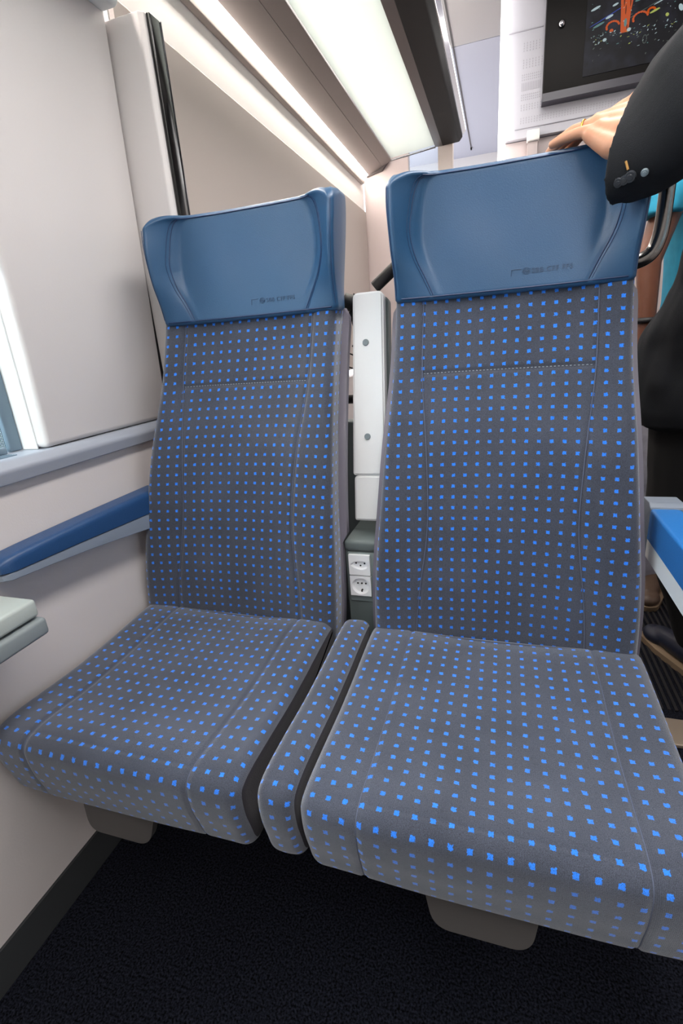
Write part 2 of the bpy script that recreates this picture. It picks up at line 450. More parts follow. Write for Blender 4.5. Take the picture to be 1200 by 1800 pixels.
# far partition of that bay with a glazed opening
st(box('wall_back', (WX, 3.30, 0), (-.55, 3.36, 2.12), M['end_wall']))
st(box('wall_back', (-.548, 3.30, 0), (-.38, 3.34, 1.90), M['end_wall']))
st(box('wall_back', (-.38, 3.29, 0), (-.30, 3.36, 2.12), M['wall_taupe']))
w2 = st(box('window_2', (-.548, 3.315, 1.90), (-.38, 3.325, 2.08), M['clear']))
st(box('trim_3', (-.548, 3.30, 2.08), (-.38, 3.35, 2.12), M['wall_white']))
st(box('wall_back', (WX-.1, 5.2, 0), (2.0, 5.26, 2.5), M['wall_white']))
st(box('wall_right', (1.55, .9, 0), (1.62, 5.2, 2.5), M['end_wall']))
st(box('wall_right', (1.55, -1.55, 0), (1.62, .9, .90), M['wall_low']))
st(box('wall_right', (1.55, -1.55, 1.75), (1.62, .9, 2.5), M['wall_white']))
st(box('wall_right', (1.55, -1.55, .90), (1.62, -.7, 1.75), M['wall']))
st(box('wall_sun_block', (-.895, -1.62, 0), (1.62, -1.55, 2.5), M['wall']))  # unseen wall added behind the camera to keep the sun out
st(box('window_added', (1.58, -.7, .90), (1.59, .9, 1.75), M['pane']))  # unseen window added on the right to let more light in
# thin joint line along the ceiling with a small end clip
st(prism('trim_4', [(-.306, 2.494), (-.300, 2.494), (-.300, 2.5), (-.306, 2.5)], 'y', 2.0, 5.0, M['rack_mid']))
st(box('trim_5', (-.308, 4.97, 2.487), (-.296, 5.0, 2.4995), M['rack_dark']))

# ------------------------------------------------------------------ luggage rack
rk = empty('luggage_rack', (-.5, 2.0, 2.0), 'overhead luggage rack with a frosted glass shelf, grey profile and black front rail', 'luggage rack')
def slab(name, a, b, t, y0, y1, mat, parent, bev=.0):
    (x0, z0), (x1, z1) = a, b
    d = Vector((x1-x0, z1-z0)).normalized(); n = Vector((-d.y, d.x))*t
    return prism(name, [(x0, z0), (x1, z1), (x1+n.x, z1+n.y), (x0+n.x, z0+n.y)], 'y', y0, y1, mat, parent, bev)
Y0, Y1 = -.8, 3.27
slab('grey_profile', (-.775, 1.962), (-.6955, 1.992), .03, Y0, Y1, M['rack'], rk)
slab('grey_profile', (-.6945, 1.9925), (-.642, 2.013), .03, Y0, Y1, M['rack'], rk)
slab('glass_shelf', (-.642, 2.022), (-.382, 2.046), .008, Y0, Y1-.01, M['frosted'], rk)
slab('inner_rail', (-.392, 2.036), (-.352, 2.036), .03, Y0, Y1, M['rack_mid'], rk)
prism('front_rail', rounded([(-.352, 2.036), (-.262, 2.040), (-.243, 2.062), (-.262, 2.10), (-.352, 2.10)], [.002, .012, .012, .01, .002]), 'y', Y0, Y1, M['rack_dark'], rk)
prism('chrome_strip', rounded([(-.244, 2.060), (-.226, 2.078), (-.226, 2.094), (-.250, 2.094)], .004), 'y', Y0, Y1-.02, M['chrome'], rk)
tube('end_bar', [(-.645, Y1-.004, 2.012), (-.39, Y1-.004, 2.036)], .005, M['chrome'], rk)
prism('end_bracket', rounded([(-.80, 1.955), (-.70, 1.975), (-.655, 2.02), (-.655, 2.06), (-.80, 2.06)], .01), 'y', Y1, Y1+.025, M['rack_mid'], rk)
# light strip along the top of the wall
lt = empty('light_strip', (-.79, 2.0, 1.94), 'long glowing light strip along the top of the wall beneath the grey luggage rack', 'light')
slab('diffuser', (-.803, 1.936), (-.778, 1.960), .006, Y0, Y1-.02, M['led'], lt)
prism('lip', rounded([(-.823, 1.915), (-.803, 1.918), (-.800, 1.932), (-.823, 1.940)], .003), 'y', Y0, Y1-.02, M['wall_taupe'], lt)

# ------------------------------------------------------------------ bulkhead over the aisle with screen
BY = 2.70
bulk = st(box('wall_bulkhead', (-.02, BY, 1.835), (1.55, BY+.25, 2.5), M['perf']))
st(box('wall_bulkhead', (-.02, BY+.03, 0), (.25, BY+.25, 1.832), M['end_wall']))
st(box('wall_bulkhead', (1.15, BY+.03, 0), (1.55, BY+.25, 1.832), M['end_wall']))
st(box('door_1', (.25, BY+.06, 0), (1.15, BY+.12, 1.832), M['end_wall']))
st(box('trim_6', (-.02, BY-.004, 2.208), (.12, BY, 2.211), M['perf_hole']))
st(box('trim_7', (.02, BY-.004, 1.868), (1.5, BY, 1.871), M['perf_hole']))
ls2 = box('light_column', (-.048, BY-.07, 1.0), (-.018, BY+.02, 2.498), M['led'], bev=.004)
M['led2'] = emis('column_light_diffuser', (255, 250, 245), 2.6); ls2.data.materials[0] = M['led2']
tag(ls2, 'tall glowing white light column at the left edge of the bulkhead beside the screen', 'light')
box('hanger_post', (.075, BY-.02, 1.0), (.115, BY+.029, 1.81), M['end_wall']).name = 'wall_post'
wp = bpy.data.objects['wall_post']; tag(wp, 'pale upright post with a white square cap below the perforated bulkhead', 'post')
bc = box('cap', (.071, BY-.035, 1.812), (.122, BY-.002, 1.85), M['wall_white'], wp, bev=.002)
# perforations: rows of little slots (pattern of the panel)
def slots(x0, x1, z, h, step=.011, rows=1, dz=.009, w=.003):
    vent = bmesh.new(); x = x0
    while x < x1:
        for r in range(rows):
            bm_box(vent, (x, BY-.0012, z-r*dz), (x+w, BY+.0005, z-r*dz+h))
        x += step
    from_bm('air_vent', vent, M['perf_hole'], bulk)
slots(.045, .115, 2.165, .004, .012, 4, .0085)
slots(.045, .118, 2.108, .004, .012, 4, .0085)
slots(.042, .118, 2.058, .004, .008, 3, .0085)
slots(.042, .118, 2.004, .028, .0065, 1, w=.0025)
slots(.042, .118, 1.988, .004, .008, 3, .0085)
slots(.042, .95, 1.952, .004, .011, 3, .0085)
slots(.042, .95, 1.905, .004, .011, 3, .0085)

tv = empty('wall_screen', (.5, BY, 1.95), 'black framed information screen showing a night city picture, mounted on the bulkhead', 'screen')
TY = BY-.055
prism('housing', rounded([(.125, 1.945), (.95, 1.945), (.95, 2.46), (.125, 2.46)], .004), 'y', TY, BY-.002, M['tv'], tv, bev=.002)
slab('lower_bezel', (.124, 1.932), (.951, 1.932), .028, TY-.004, BY-.002, M['tv_bezel'], tv)
# picture on the screen
def screen_mat():
    m, nt, b = newmat('screen_picture'); L = nt.links.new
    tc = N(nt, 'ShaderNodeTexCoord')
    v = N(nt, 'ShaderNodeTexNoise'); v.inputs['Scale'].default_value = 14; v.inputs['Detail'].default_value = 4
    L(tc.outputs['Object'], v.inputs['Vector'])
    cr = N(nt, 'ShaderNodeValToRGB'); cr.color_ramp.elements[0].position = .45; cr.color_ramp.elements[0].color = lin((14, 14, 20))
    cr.color_ramp.elements[1].position = .8; cr.color_ramp.elements[1].color = lin((52, 54, 70))
    L(v.outputs['Fac'], cr.inputs[0])
    b.inputs['Base Color'].default_value = (.005, .005, .006, 1); b.inputs['Roughness'].default_value = .5; b.inputs['Specular IOR Level'].default_value = .15
    L(cr.outputs[0], b.inputs['Emission Color']); b.inputs['Emission Strength'].default_value = .35
    return m
scr = box('display', (.272, TY-.003, 1.988), (.90, TY-.0005, 2.44), screen_mat(), tv)
sc_cols = [emis('glow_white', (170, 190, 195), .55), emis('glow_orange', (190, 78, 24), .55), emis('glow_blue', (40, 62, 140), .6), emis('glow_teal', (90, 130, 130), .5), emis('glow_yellow', (170, 180, 90), .5), emis('glow_dim', (90, 100, 96), .4), emis('glow_rust', (110, 40, 12), .4)]
pic = bmesh.new()
def flat(pts, mi, lift):
    pts = [(.272+(p[0]-.272)*.72, 1.99+(p[1]-1.99)*.6) for p in pts]
    vs = [pic.verts.new((p[0], TY-.0032-lift*.0004, p[1])) for p in pts]; f = pic.faces.new(vs); f.material_index = mi
def streak(x, z, l, w, ang, mi, lift=1):
    c, s = math.cos(ang), math.sin(ang); out = []
    for k in range(10):
        a = 2*PI*k/10; px, pz = l/2*math.cos(a), w/2*math.sin(a)
        out.append((x+px*c-pz*s, z+px*s+pz*c))
    out = [(min(max(p[0], .274), .898), min(max(p[1], 1.99), 2.438)) for p in out]
    flat(out, mi, lift)
# tall orange lattice tower in the middle, rings at its foot
flat([(.428, 2.44), (.505, 2.44), (.487, 2.27), (.482, 2.175), (.445, 2.175), (.44, 2.27)], 1, 2)
streak(.465, 2.225, .014, .045, 0, 3, 3)
for (x, z, R_0) in ((.405, 2.222, .030), (.535, 2.232, .034), (.585, 2.255, .016)):
    for k in range(9):                                                # broken orange rings at the tower's foot
        a = .3+PI*k/8; streak(x+R_0*math.cos(a), z+R_0*.85*math.sin(a), .016, .011, a+PI/2, 1, 2)
for (x, z, l, w) in ((.452, 2.36, .008, .10), (.482, 2.34, .007, .08), (.462, 2.29, .006, .05), (.474, 2.20, .006, .03)):
    streak(x, z, l, w, 0, 6, 4)
for k in range(1):
    streak(.40, 2.20, .02, .02, .3, 1, 2)
for k in range(5): streak(.33+.05*k, 2.26+.022*k, .09, .005, .38, 2, 1)
for k in range(9): streak(.50+.045*k, 2.25+.018*k, .05, .004, .38, 5, 1)
for (x, z, l, w, mi) in ((.315, 2.335, .05, .014, 0), (.335, 2.245, .06, .013, 3), (.385, 2.275, .04, .014, 0), (.41, 2.33, .03, .012, 0), (.53, 2.33, .06, .016, 3), (.60, 2.25, .05, .012, 4), (.66, 2.215, .016, .02, 4), (.72, 2.235, .02, .04, 0), (.485, 2.185, .02, .02, 0), (.37, 2.16, .02, .018, 0), (.62, 2.29, .06, .006, 0)):
    streak(x, z, l, w, .35, mi, 3)
rr = random.Random(8)
for k in range(120):
    x = rr.uniform(.28, .86); z = 2.20-abs(rr.gauss(0, .055)); z = max(z, 2.03)
    streak(x, z, rr.uniform(.003, .014), rr.uniform(.002, .006), rr.uniform(-.3, 1.4), rr.choice((0, 3, 5, 5, 0, 4)), 4)
for k in range(60):
    streak(rr.uniform(.28, .88), rr.uniform(2.2, 2.43), rr.uniform(.003, .012), rr.uniform(.002, .005), .35, rr.choice((0, 2, 5, 3)), 4)
# looped lamp
for k in range(14):
    a = 2*PI*k/14; streak(.565+.009*math.cos(a), 2.115+.021*math.sin(a), .008, .0045, a+PI/2, 5, 5)
from_bm('city_lights', pic, sc_cols, scr)
bm = bmesh.new(); bmesh.ops.create_uvsphere(bm, u_segments=20, v_segments=12, radius=.013, matrix=Matrix.Translation((.184, TY-.004, 2.176)))
from_bm('knob', bm, M['chrome'], tv, smooth=True)

# ------------------------------------------------------------------ seats
PY = [.36, .44, .50, .58, .70, .84, .98, 1.14]
yfront = spl(PY, [.862, .868, .872, .878, .897, .930, .982, 1.030])
hw = spl([.36, .48, .60, .72, .85, 1.0, 1.14], [.238, .242, .238, .228, .218, .206, .203])
seam = spl([.36, .48, .56, .70, .84, .98, 1.14], [.158, .156, .150, .134, .138, .150, .150])

def back_front(x, z):
    """depth of the backrest's front face at local x, height z"""
    w = hw(z); s = seam(z); ax = abs(x)
    y = yfront(z)
    y -= .020*sstep(s-.05, w, ax)                       # side bolsters come forward
    y += .006*math.cos(min(ax/s, 1)*PI/2)               # hollow of the middle panel
    y += .0035*math.exp(-((ax-s)/.0045)**2)             # seam tuck
    if ax < s: y += .003*math.exp(-((z-.982)/.004)**2)
    y += .0016*noise.noise(Vector((x*9+3, z*9, 1.3)))
    return y

def make_seat(cx0, cx1, label, left):
    def cx(z): return cx0 + (cx1-cx0)*(z-.48)/.65
    root = empty('train_seat', (cx0, .70, .33), label, 'seat', None)
    # --- backrest upholstery
    rows = []; uvs = []; zs = list(np.linspace(.36, 1.137, 250)); v = 0; pz = None
    for j, z in enumerate(zs):
        w = hw(z); c = cx(z); top = 1
        if z > 1.125: top = 1-(z-1.125)/.012*.04
        if pz is not None: v += math.hypot(z-pz, yfront(z)-yfront(pz))
        pz = z
        pts = []; rad = .016
        xs = list(np.linspace(-(w-rad), w-rad, 150))
        # back left edge -> rounding -> front -> rounding -> back right
        yl = back_front(-(w-rad), z); yr = back_front(w-rad, z)
        yb = yfront(z)+.042
        left_side = [(-w, yb), (-w, yl+rad+.022), (-w, yl+rad+.010)] + [(-w+rad-rad*math.sin(a), yl+rad-rad*math.cos(a)) for a in np.linspace(PI/2, .15, 7)]
        right_side = [(-p[0], p[1]-yl+yr) for p in left_side[::-1]]
        ring = left_side + [(x, back_front(x, z)) for x in xs] + right_side
        us = [0]
        for a, b in zip(ring[:-1], ring[1:]): us.append(us[-1]+math.hypot(b[0]-a[0], b[1]-a[1]))
        mid = us[-1]/2
        us = [(u-mid) for u in us]
        rows.append([Vector((c+p[0]*top, p[1], z)) for p in ring])
        uvs.append([(u/.0213+.5, v/.0206) for u in us] + [(us[-1]/.0213, v/.0206)])
    grid_mesh('backrest', rows, uvs, M['fabric'], root, closed=True)
    # --- seams
    for sgn in (-1, 1):
        path = [(cx(z)+sgn*seam(z), back_front(sgn*seam(z), z)-.0016, z) for z in np.linspace(.47, 1.13, 70)]
        tube('back_seam', path, .0010, M['thread'], root, 6)
    bm = bmesh.new(); z = .982; n = 46
    for k in range(n):
        x0 = -.148+.296*k/n; x1 = x0+.0032
        add_tube(bm, [(cx(z)+x0, back_front(x0, z)-.001, z), (cx(z)+x1, back_front(x1, z)-.001, z)], .0008, 5)
    from_bm('cross_stitching', bm, M['thread_pale'], root)
    # --- dark gasket, then the plastic shell behind the upholstery
    def shellpart(name, d0, d1, marg, z0, z1, mat, bulge=0):
        rows = []; uvs = []
        for z in np.linspace(z0, z1, 40):
            w = hw(z)+marg*(1 if z > .66 or not left else .3); c = cx(z); f = 1
            if z > z1-.03: f = 1-.5*((z-(z1-.03))/.03)**2*.12
            y0 = yfront(z)+d0; y1 = yfront(z)+d1
            ring = [(-w*f, y0), (w*f, y0), (w*f, y1-.006), ((w-.010)*f, y1), ((w-.08)*f, y1+bulge), (-(w-.08)*f, y1+bulge), (-(w-.010)*f, y1), (-w*f, y1-.006)]
            rows.append([Vector((c+p[0], p[1], z)) for p in ring]); uvs.append([(0, 0)]*(len(ring)+1))
        o = grid_mesh(name, rows, uvs, mat, root)
        o.data.set_sharp_from_angle(angle=math.radians(35)); return o
    shellpart('gasket', .020, .046, -.003, .37, 1.125, M['shell_dark'])
    shellpart('shell', .034, .058, .0150, .38, 1.118, M['shell'], .010)
    # --- headrest
    build_headrest(root, cx(1.23)+(0 if not left else .0))
    # --- seat cushion
    x0, x1 = (-.806, -.331) if left else (-.2445, .2545)
    cushion('seat_cushion', x0, x1, root, .022)
    # pan under the cushion and tab
    box('seat_pan', (cx0-.205, .50, .318), (cx0+.205, .86, .338), M['shell_dark'], root, bev=.006)
    tx = cx0 - (.036 if left else .012)
    prof = rounded([(tx-.076, .340), (tx+.076, .340), (tx+.066, .281), (tx-.060, .281)], [0, 0, .03, .03], 8)
    bm = bmesh.new(); n = len(prof)
    A = [bm.verts.new((p[0], .468+(p[1]-.340)*.25, p[1])) for p in prof]; B = [bm.verts.new((p[0], .482+(p[1]-.340)*.25, p[1])) for p in prof]
    bm.faces.new(A); bm.faces.new(B[::-1])
    for i in range(n): bm.faces.new((A[i], B[i], B[(i+1) % n], A[(i+1) % n]))
    bmesh.ops.bevel(bm, geom=[e for e in bm.edges if e.calc_face_angle(0) > .7], offset=.003, segments=2, affect='EDGES')
    from_bm('under_seat_tab', bm, M['tab'], root, smooth=True, flat_angle=45)
    return root

CPROF = [(.872, .372), (.875, .44), (.868, .480), (.845, .488), (.78, .487), (.70, .483), (.62, .481), (.54, .484), (.485, .486), (.455, .483), (.438, .474), (.431, .456), (.433, .42), (.441, .385), (.449, .355), (.464, .338), (.50, .334), (.60, .338), (.75, .345), (.85, .36)]
def closed_spline(P, n=7):
    m = len(P); out = []
    for i in range(m):
        a, b, c, d = [Vector(P[(i+k-1) % m]) for k in range(4)]
        for k in range(n):
            t = k/n; out.append(.5*((2*b)+(c-a)*t+(2*a-5*b+4*c-d)*t*t+(3*b-a-3*c+d)*t**3))
    return out
def cushion(name, x0, x1, root, rad, seams=True, prof=CPROF, dish=.010, sdist=.083, two_tone=True):
    P = closed_spline(prof, 8); n = len(P)
    nrm = []
    for i in range(n):
        t = (P[(i+1) % n]-P[i-1]).normalized(); nrm.append(Vector((t.y, -t.x)))
    c0 = sum(P, Vector((0, 0)))/n
    if (P[n//3]-c0).dot(nrm[n//3]) < 0: nrm = [-a for a in nrm]
    s = [0]
    for i in range(n): s.append(s[-1]+(P[(i+1) % n]-P[i]).length)
    cols = []
    for a in np.linspace(PI/2, 0, 9)[:-1]: cols.append((x0+rad-rad*math.sin(a), rad*(1-math.cos(a)), -rad*a))
    nx = max(int((x1-x0)/.004), 8)
    for x in np.linspace(x0+rad, x1-rad, nx): cols.append((x, 0, 0))
    for a in np.linspace(0, PI/2, 9)[1:]: cols.append((x1-rad+rad*math.sin(a), rad*(1-math.cos(a)), rad*a))
    cols = [(cols[0][0], cols[0][1]+.003, cols[0][2]-.003)]+cols+[(cols[-1][0], cols[-1][1]+.003, cols[-1][2]+.003)]
    rows = []; uvs = []; mid = (x0+x1)/2; hwid = (x1-x0)/2; sl = [x0+sdist, x1-sdist]
    def disp(x, p, nr):
        q = 0
        if nr.y > .3: q -= dish*math.cos(min(1, abs(x-mid)/hwid)*PI/2)*nr.y*sstep(.40, .56, p.x)
        if seams:
            for sx in sl: q -= .0030*math.exp(-((x-sx)/.003)**2)
        q += .0022*noise.noise(Vector((x*7, p.x*7+1, p.y*7)))
        q += .004*math.sin((x-x0)/(x1-x0)*PI)*(1 if nr.x < -.3 else 0)*abs(nr.x)
        return q
    for (x, ins, ex) in cols:
        r = []; uu = []
        for i in range(n):
            p = P[i]+nrm[i]*(disp(x, P[i], nrm[i])-ins)
            r.append(Vector((x, p.x, p.y))); uu.append((((x if not ex else (x0+rad if ex < 0 else x1-rad)) - mid + ex)/.0229+.5, s[i]/.0226))
        uu.append((uu[0][0], s[n]/.0226)); rows.append(r); uvs.append(uu)
    nr_ = len(rows)
    def mf(i, k):
        return 1 if (two_tone and (i < 3 or i >= nr_-4)) else 0
    o = grid_mesh(name, rows, uvs, [M['fabric'], M['fabric_plain']], root, mfun=mf)
    if seams:
        i0 = 2*8; i1 = 15*8
        for sx in sl:
            path = []
            for i in range(i0, i1, 2):
                q = P[i]+nrm[i]*(disp(sx, P[i], nrm[i])+.0006)
                path.append((sx, q.x, q.y))
            tube('cushion_seam', path, .0009, M['thread'], root, 6)
    return o

HW = spl([1.118, 1.16, 1.22, 1.29, 1.335], [.203, .203, .207, .211, .211])
HS = spl([1.118, 1.15, 1.19, 1.23, 1.27, 1.30, 1.318, 1.324], [.130, .145, .164, .173, .170, .164, .154, .140])
HA = spl([1.118, 1.15, 1.20, 1.26, 1.335], [.016, .032, .060, .074, .066])
HY = spl([1.118, 1.18, 1.26, 1.335], [1.010, 1.020, 1.032, 1.040])
HZ1 = 1.33
def wing(ax, s0, w):
    t = max(0, (ax-s0)/(w-s0)); return t*t/(t+.22)*1.15
def head_front(x, z):
    w = HW(z); s = HS(z); ax = abs(x)
    y = HY(z) - HA(z)*wing(ax, min(s, .172)-.020, w)
    y += .0028*math.exp(-((ax-s)/.004)**2)
    y += .006*math.cos(min(ax/s, 1)*PI/2)
    y += .0018*noise.noise(Vector((x*14+9, z*8, 4.1)))
    return y
def build_headrest(root, c):
    rad = .010; rows = []; uvs = []
    zs = [(1.112, .008), (1.1135, .003), (1.118, 0)] + [(z, 0) for z in np.linspace(1.123, HZ1-.012, 70)] + [(HZ1-.012+.012*math.sin(a), .012*(1-math.cos(a))) for a in np.linspace(0, PI/2, 7)[1:]]
    for (z, ins) in zs:
        zz = max(z, 1.118)
        # top edge dips slightly at the wings
        w = HW(zz)-ins
        xs = list(np.linspace(-(w-rad), w-rad, 110))
        yl = head_front(-(w-rad), zz)+ins; yb = HY(zz)+.040-ins
        side = [(-w+.002, yb), (-w, yb-.008), (-w, (yl+rad+yb)/2)] + [(-w+rad-rad*math.sin(a), yl+rad-rad*math.cos(a)) for a in np.linspace(PI/2, .15, 7)]
        ring = side + [(x, head_front(x, zz)+ins) for x in xs] + [(-p[0], p[1]) for p in side[::-1]]
        bk = [(x, yb+.006) for x in np.linspace(w-.02, -(w-.02), 12)]
        ring = ring+bk
        rows.append([Vector((c+p[0], p[1], z-.018*max(0, abs(p[0])-.155)/.05*sstep(1.24, 1.33, z)*sstep(1.03, .98, p[1]))) for p in ring])
        uvs.append([(0, 0)]*(len(ring)+1))
    h = grid_mesh('headrest', rows, uvs, M['leather'], root)
    # stitched seams of the wings and piping along top
    for sgn in (-1, 1):
        for off, r in ((0, .0011), (.0042, .0006)):
            path = []
            for z in np.linspace(1.122, HZ1-.009, 60):
                x = sgn*(HS(z)+off)
                path.append((c+x, head_front(x, z)-.0006, z))
            tube('wing_seam', path, r, M['leather_dark'], h, 5)
        # stitching on the outer wing edge
        path = [(c+sgn*(HW(z)-.004), head_front(HW(z)-.010, z)-.0002+.001, z) for z in np.linspace(1.125, HZ1-.03, 40)]
        tube('edge_seam', path, .0007, M['leather_dark'], h, 5)
    path = [(c+x, head_front(x, HZ1-.008)-.0006, HZ1-.008) for x in np.linspace(-.150, .150, 40)]
    tube('top_seam', path, .0011, M['leather_dark'], h, 5)
    path = [(c+x, head_front(x, 1.121)-.0004, 1.119) for x in np.linspace(-.19, .19, 40)]
    tube('lower_hem', path, .0014, M['leather_dark'], h, 5)
    # pressed lettering and mark
    tx = c+.030; tz = 1.142; yy = head_front(.07, tz)-.0012
    cu = bpy.data.curves.new('lettering', 'FONT'); cu.body = 'SBB CFF FFS'; cu.size = .0115; cu.extrude = .0003; cu.space_character = 1.12
    to = bpy.data.objects.new('tmp', cu); COL.objects.link(to); bpy.context.view_layer.update()
    dg = bpy.context.evaluated_depsgraph_get(); me = bpy.data.meshes.new_from_object(to.evaluated_get(dg)); bpy.data.objects.remove(to)
    for v in me.vertices:
        x = tx+.010+v.co.x; z = tz+v.co.y
        v.co = Vector((x, head_front(x-c, z)-.0008-v.co.z, z))
    link('embossed_lettering', me, M['emboss'], h, smooth=False)
    bm = bmesh.new()
    def seg(p, q, r=.00045):
        P = []
        for t in (0, .5, 1):
            x = tx+p[0]+(q[0]-p[0])*t; z = tz+p[1]+(q[1]-p[1])*t; P.append((x, head_front(x-c, z)-.0006, z))
        add_tube(bm, P, r, 5)
    seg((-.024, -.003), (-.024, .008)); seg((-.024, .008), (-.008, .008))
    # cross with two arrow heads inside a ring
    seg((-.004, .004), (.006, .004)); seg((.001, -.001), (.001, .009))
    seg((-.004, .004), (-.001, .007)); seg((-.004, .004), (-.001, .001)); seg((.006, .004), (.003, .007)); seg((.006, .004), (.003, .001))
    for k in range(10):
        a = 2*PI*k/10; b = 2*PI*(k+1)/10
        seg((.001+.0062*math.cos(a), .004+.0058*math.sin(a)), (.001+.0062*math.cos(b), .004+.0058*math.sin(b)), .0003)
    from_bm('embossed_mark', bm, M['emboss'], h)
    return h

seatL = make_seat(-.566, -.522, 'grey dotted window seat with an empty blue headrest, left of the console', True)
seatR = make_seat(.004, .004, 'grey dotted aisle seat with a hand resting on its blue headrest', False)

# ------------------------------------------------------------------ centre console between the seats
con = empty('center_console', (-.278, .7, .33), 'narrow console between the two seats with two power sockets and raised silver armrest', 'console')
cprof = [(p[0]+.004, p[1]+(.004 if p[1] > .44 else .006)) for p in CPROF]
cushion('middle_cushion', -.3075, -.2505, con, .014, seams=False, prof=cprof, dish=-.003)
# box with sockets
prism('console_box', rounded([(.932, .33), (.932, .612), (.936, .636), (.950, .645), (1.06, .645), (1.06, .33)], [0, .004, .008, .006, 0, 0], 4), 'x', -.3135, -.2445, M['console'], con)
box('socket_panel', (-.3085, .9285, .503), (-.2485, .9325, .621), M['console_light'], con, bev=.001)
box('lid', (-.3145, .925, .626), (-.2435, 1.00, .648), M['console'], con, bev=.006)
def socket(zc, kind):
    xc = -.2820; w = .0235; yf = .9215
    n = 48; out = []
    for k in range(n):
        a = 2*PI*k/n; ca, sa = math.cos(a), math.sin(a)
        if kind == 'swiss':                      # rounded lozenge with a point on the left
            p = (.003+.0165*ca, .0105*sa) if ca > -.55 else (.003+.0165*ca-.006*((-ca-.55)/.45)**1.5, .0105*sa)
        else: p = (.0196*ca, .0196*sa)
        out.append((a, p))
    bm = bmesh.new()
    def sq(a):
        ca, sa = math.cos(a), math.sin(a); m = w/max(abs(ca), abs(sa)); return (m*ca, m*sa)
    B0 = [bm.verts.new((xc+sq(a)[0], .9287, zc+sq(a)[1])) for a, p in out]
    F0 = [bm.verts.new((xc+sq(a)[0], yf, zc+sq(a)[1])) for a, p in out]
    I0 = [bm.verts.new((xc+p[0], yf, zc+p[1])) for a, p in out]
    I1 = [bm.verts.new((xc+p[0]*.84+.0004, yf+.0060, zc+p[1]*.84)) for a, p in out]
    for k in range(n):
        q = (k+1) % n
        for A_, B_2 in ((B0, F0), (F0, I0), (I0, I1)): bm.faces.new((A_[k], A_[q], B_2[q], B_2[k]))
    bm.faces.new(I1)
    o = from_bm('power_socket', bm, M['socket'], con)
    bm = bmesh.new()
    holes = [(-.0085, .0025), (.0012, -.003), (.0105, .0025)] if kind == 'swiss' else [(-.0075, .0045), (.0015, .0045), (.0105, .0045), (.002, -.011)]
    for (dx, dz) in holes:
        bmesh.ops.create_cone(bm, cap_ends=True, segments=14, radius1=.0020, radius2=.0020, depth=.0010, matrix=Matrix.Translation((xc+dx, yf+.0058, zc+dz)) @ Matrix.Rotation(PI/2, 4, 'X'))
    if kind != 'swiss':
        bm_box(bm, (xc-.0005, yf+.0040, zc-.0160), (xc+.0022, yf+.0058, zc-.011))
    from_bm('pin_hole', bm, M['hole'], o)
    return o
socket(.594, 'swiss'); socket(.5435, 'schuko')
# folded-up armrest
def arm_pt(x, s, d):
    """s: height along the leaning armrest, d: depth behind its face"""
    y = .975+(s-.675)*.185; return (x, y+d, s+d*-.18)
def arm_part(name, z0, z1, w0, w1, t, mat, rt=.01, xoff=0):
    bm = bmesh.new(); xc = -.2675
    out = rounded([(-w0, z0), (w0, z0), (w1, z1), (-w1, z1)], [rt*.6, rt*.6, rt, rt], 6)
    A = [bm.verts.new(arm_pt(xc+p[0]+xoff, p[1], 0)) for p in out]; B = [bm.verts.new(arm_pt(xc+p[0]+xoff, p[1], t)) for p in out]
    n = len(out); bm.faces.new(A); bm.faces.new(B[::-1])
    for i in range(n): bm.faces.new((A[i], B[i], B[(i+1) % n], A[(i+1) % n]))
    bmesh.ops.recalc_face_normals(bm, faces=bm.faces)
    bmesh.ops.bevel(bm, geom=[e for e in bm.edges if e.calc_face_angle(0) > .8], offset=.004, segments=3, affect='EDGES')
    return from_bm(name, bm, mat, con, True, 50)
ar = arm_part('raised_armrest', .775, 1.145, .0365, .0320, .030, M['silver'], .012)
arm_part('armrest_hinge', .677, .7747, .0335, .0335, .030, M['silver'], .010)
bm = bmesh.new()
B_ = arm_part('armrest_underside', .79, 1.135, .0365, .0320, .030, M['console'], .012, xoff=.006)
B_.location = B_.location+Vector((0, .0245, 0))
for zb in (1.047, .857):
    p = Vector(arm_pt(-.272 if zb > 1 else -.2705, zb, -.001))
    bm = bmesh.new(); bmesh.ops.create_cone(bm, cap_ends=True, segments=28, radius1=.0072, radius2=.0060, depth=.004, matrix=Matrix.Translation(p) @ Matrix.Rotation(PI/2-.18, 4, 'X'))
    from_bm('plug', bm, M['button'], con, True, 40)
# seat carrier beam under everything
bm = bmesh.new(); bm_box(bm, (WX+.006, .62, .22), (.22, .72, .310), .01)
bm_box(bm, (-.10, .63, .0), (-.02, .71, .25), .01)
cb = from_bm('seat_carrier', bm, M['black_rubber'], None, True, 50); tag(cb, 'black steel carrier beam with one leg beneath the two seats', 'frame')

# black tube, connector and loose cables behind the seats
tb = tube('black_handrail', [(-.262, 1.105, 1.155), (-.15, 1.115, 1.24), (-.08, 1.12, 1.29)], .0125, M['black_rubber'], None, 14)
tag(tb, 'black diagonal tube rising from behind the silver armrest towards the aisle seat headrest', 'tube')
bm = bmesh.new(); rr = random.Random(3)
add_tube(bm, [(-.335, 1.12, 1.135), (-.29, 1.125, 1.12)], .018, 12)
add_tube(bm, [(-.325, 1.125, 1.11), (-.29, 1.125, 1.085)], .013, 12)
for k in range(9):
    a = Vector((-.33+rr.uniform(-.006, .02), 1.12, 1.13+rr.uniform(-.02, .02)))
    pts = [a, a+Vector((rr.uniform(-.01, .03), .01, -.02)), a+Vector((rr.uniform(0, .04), .01, -.05-rr.uniform(0, .03))), a+Vector((rr.uniform(.0, .05), .01, -.09-rr.uniform(0, .12)))]
    add_tube(bm, smooth_path(pts, 6), .0018, 5)
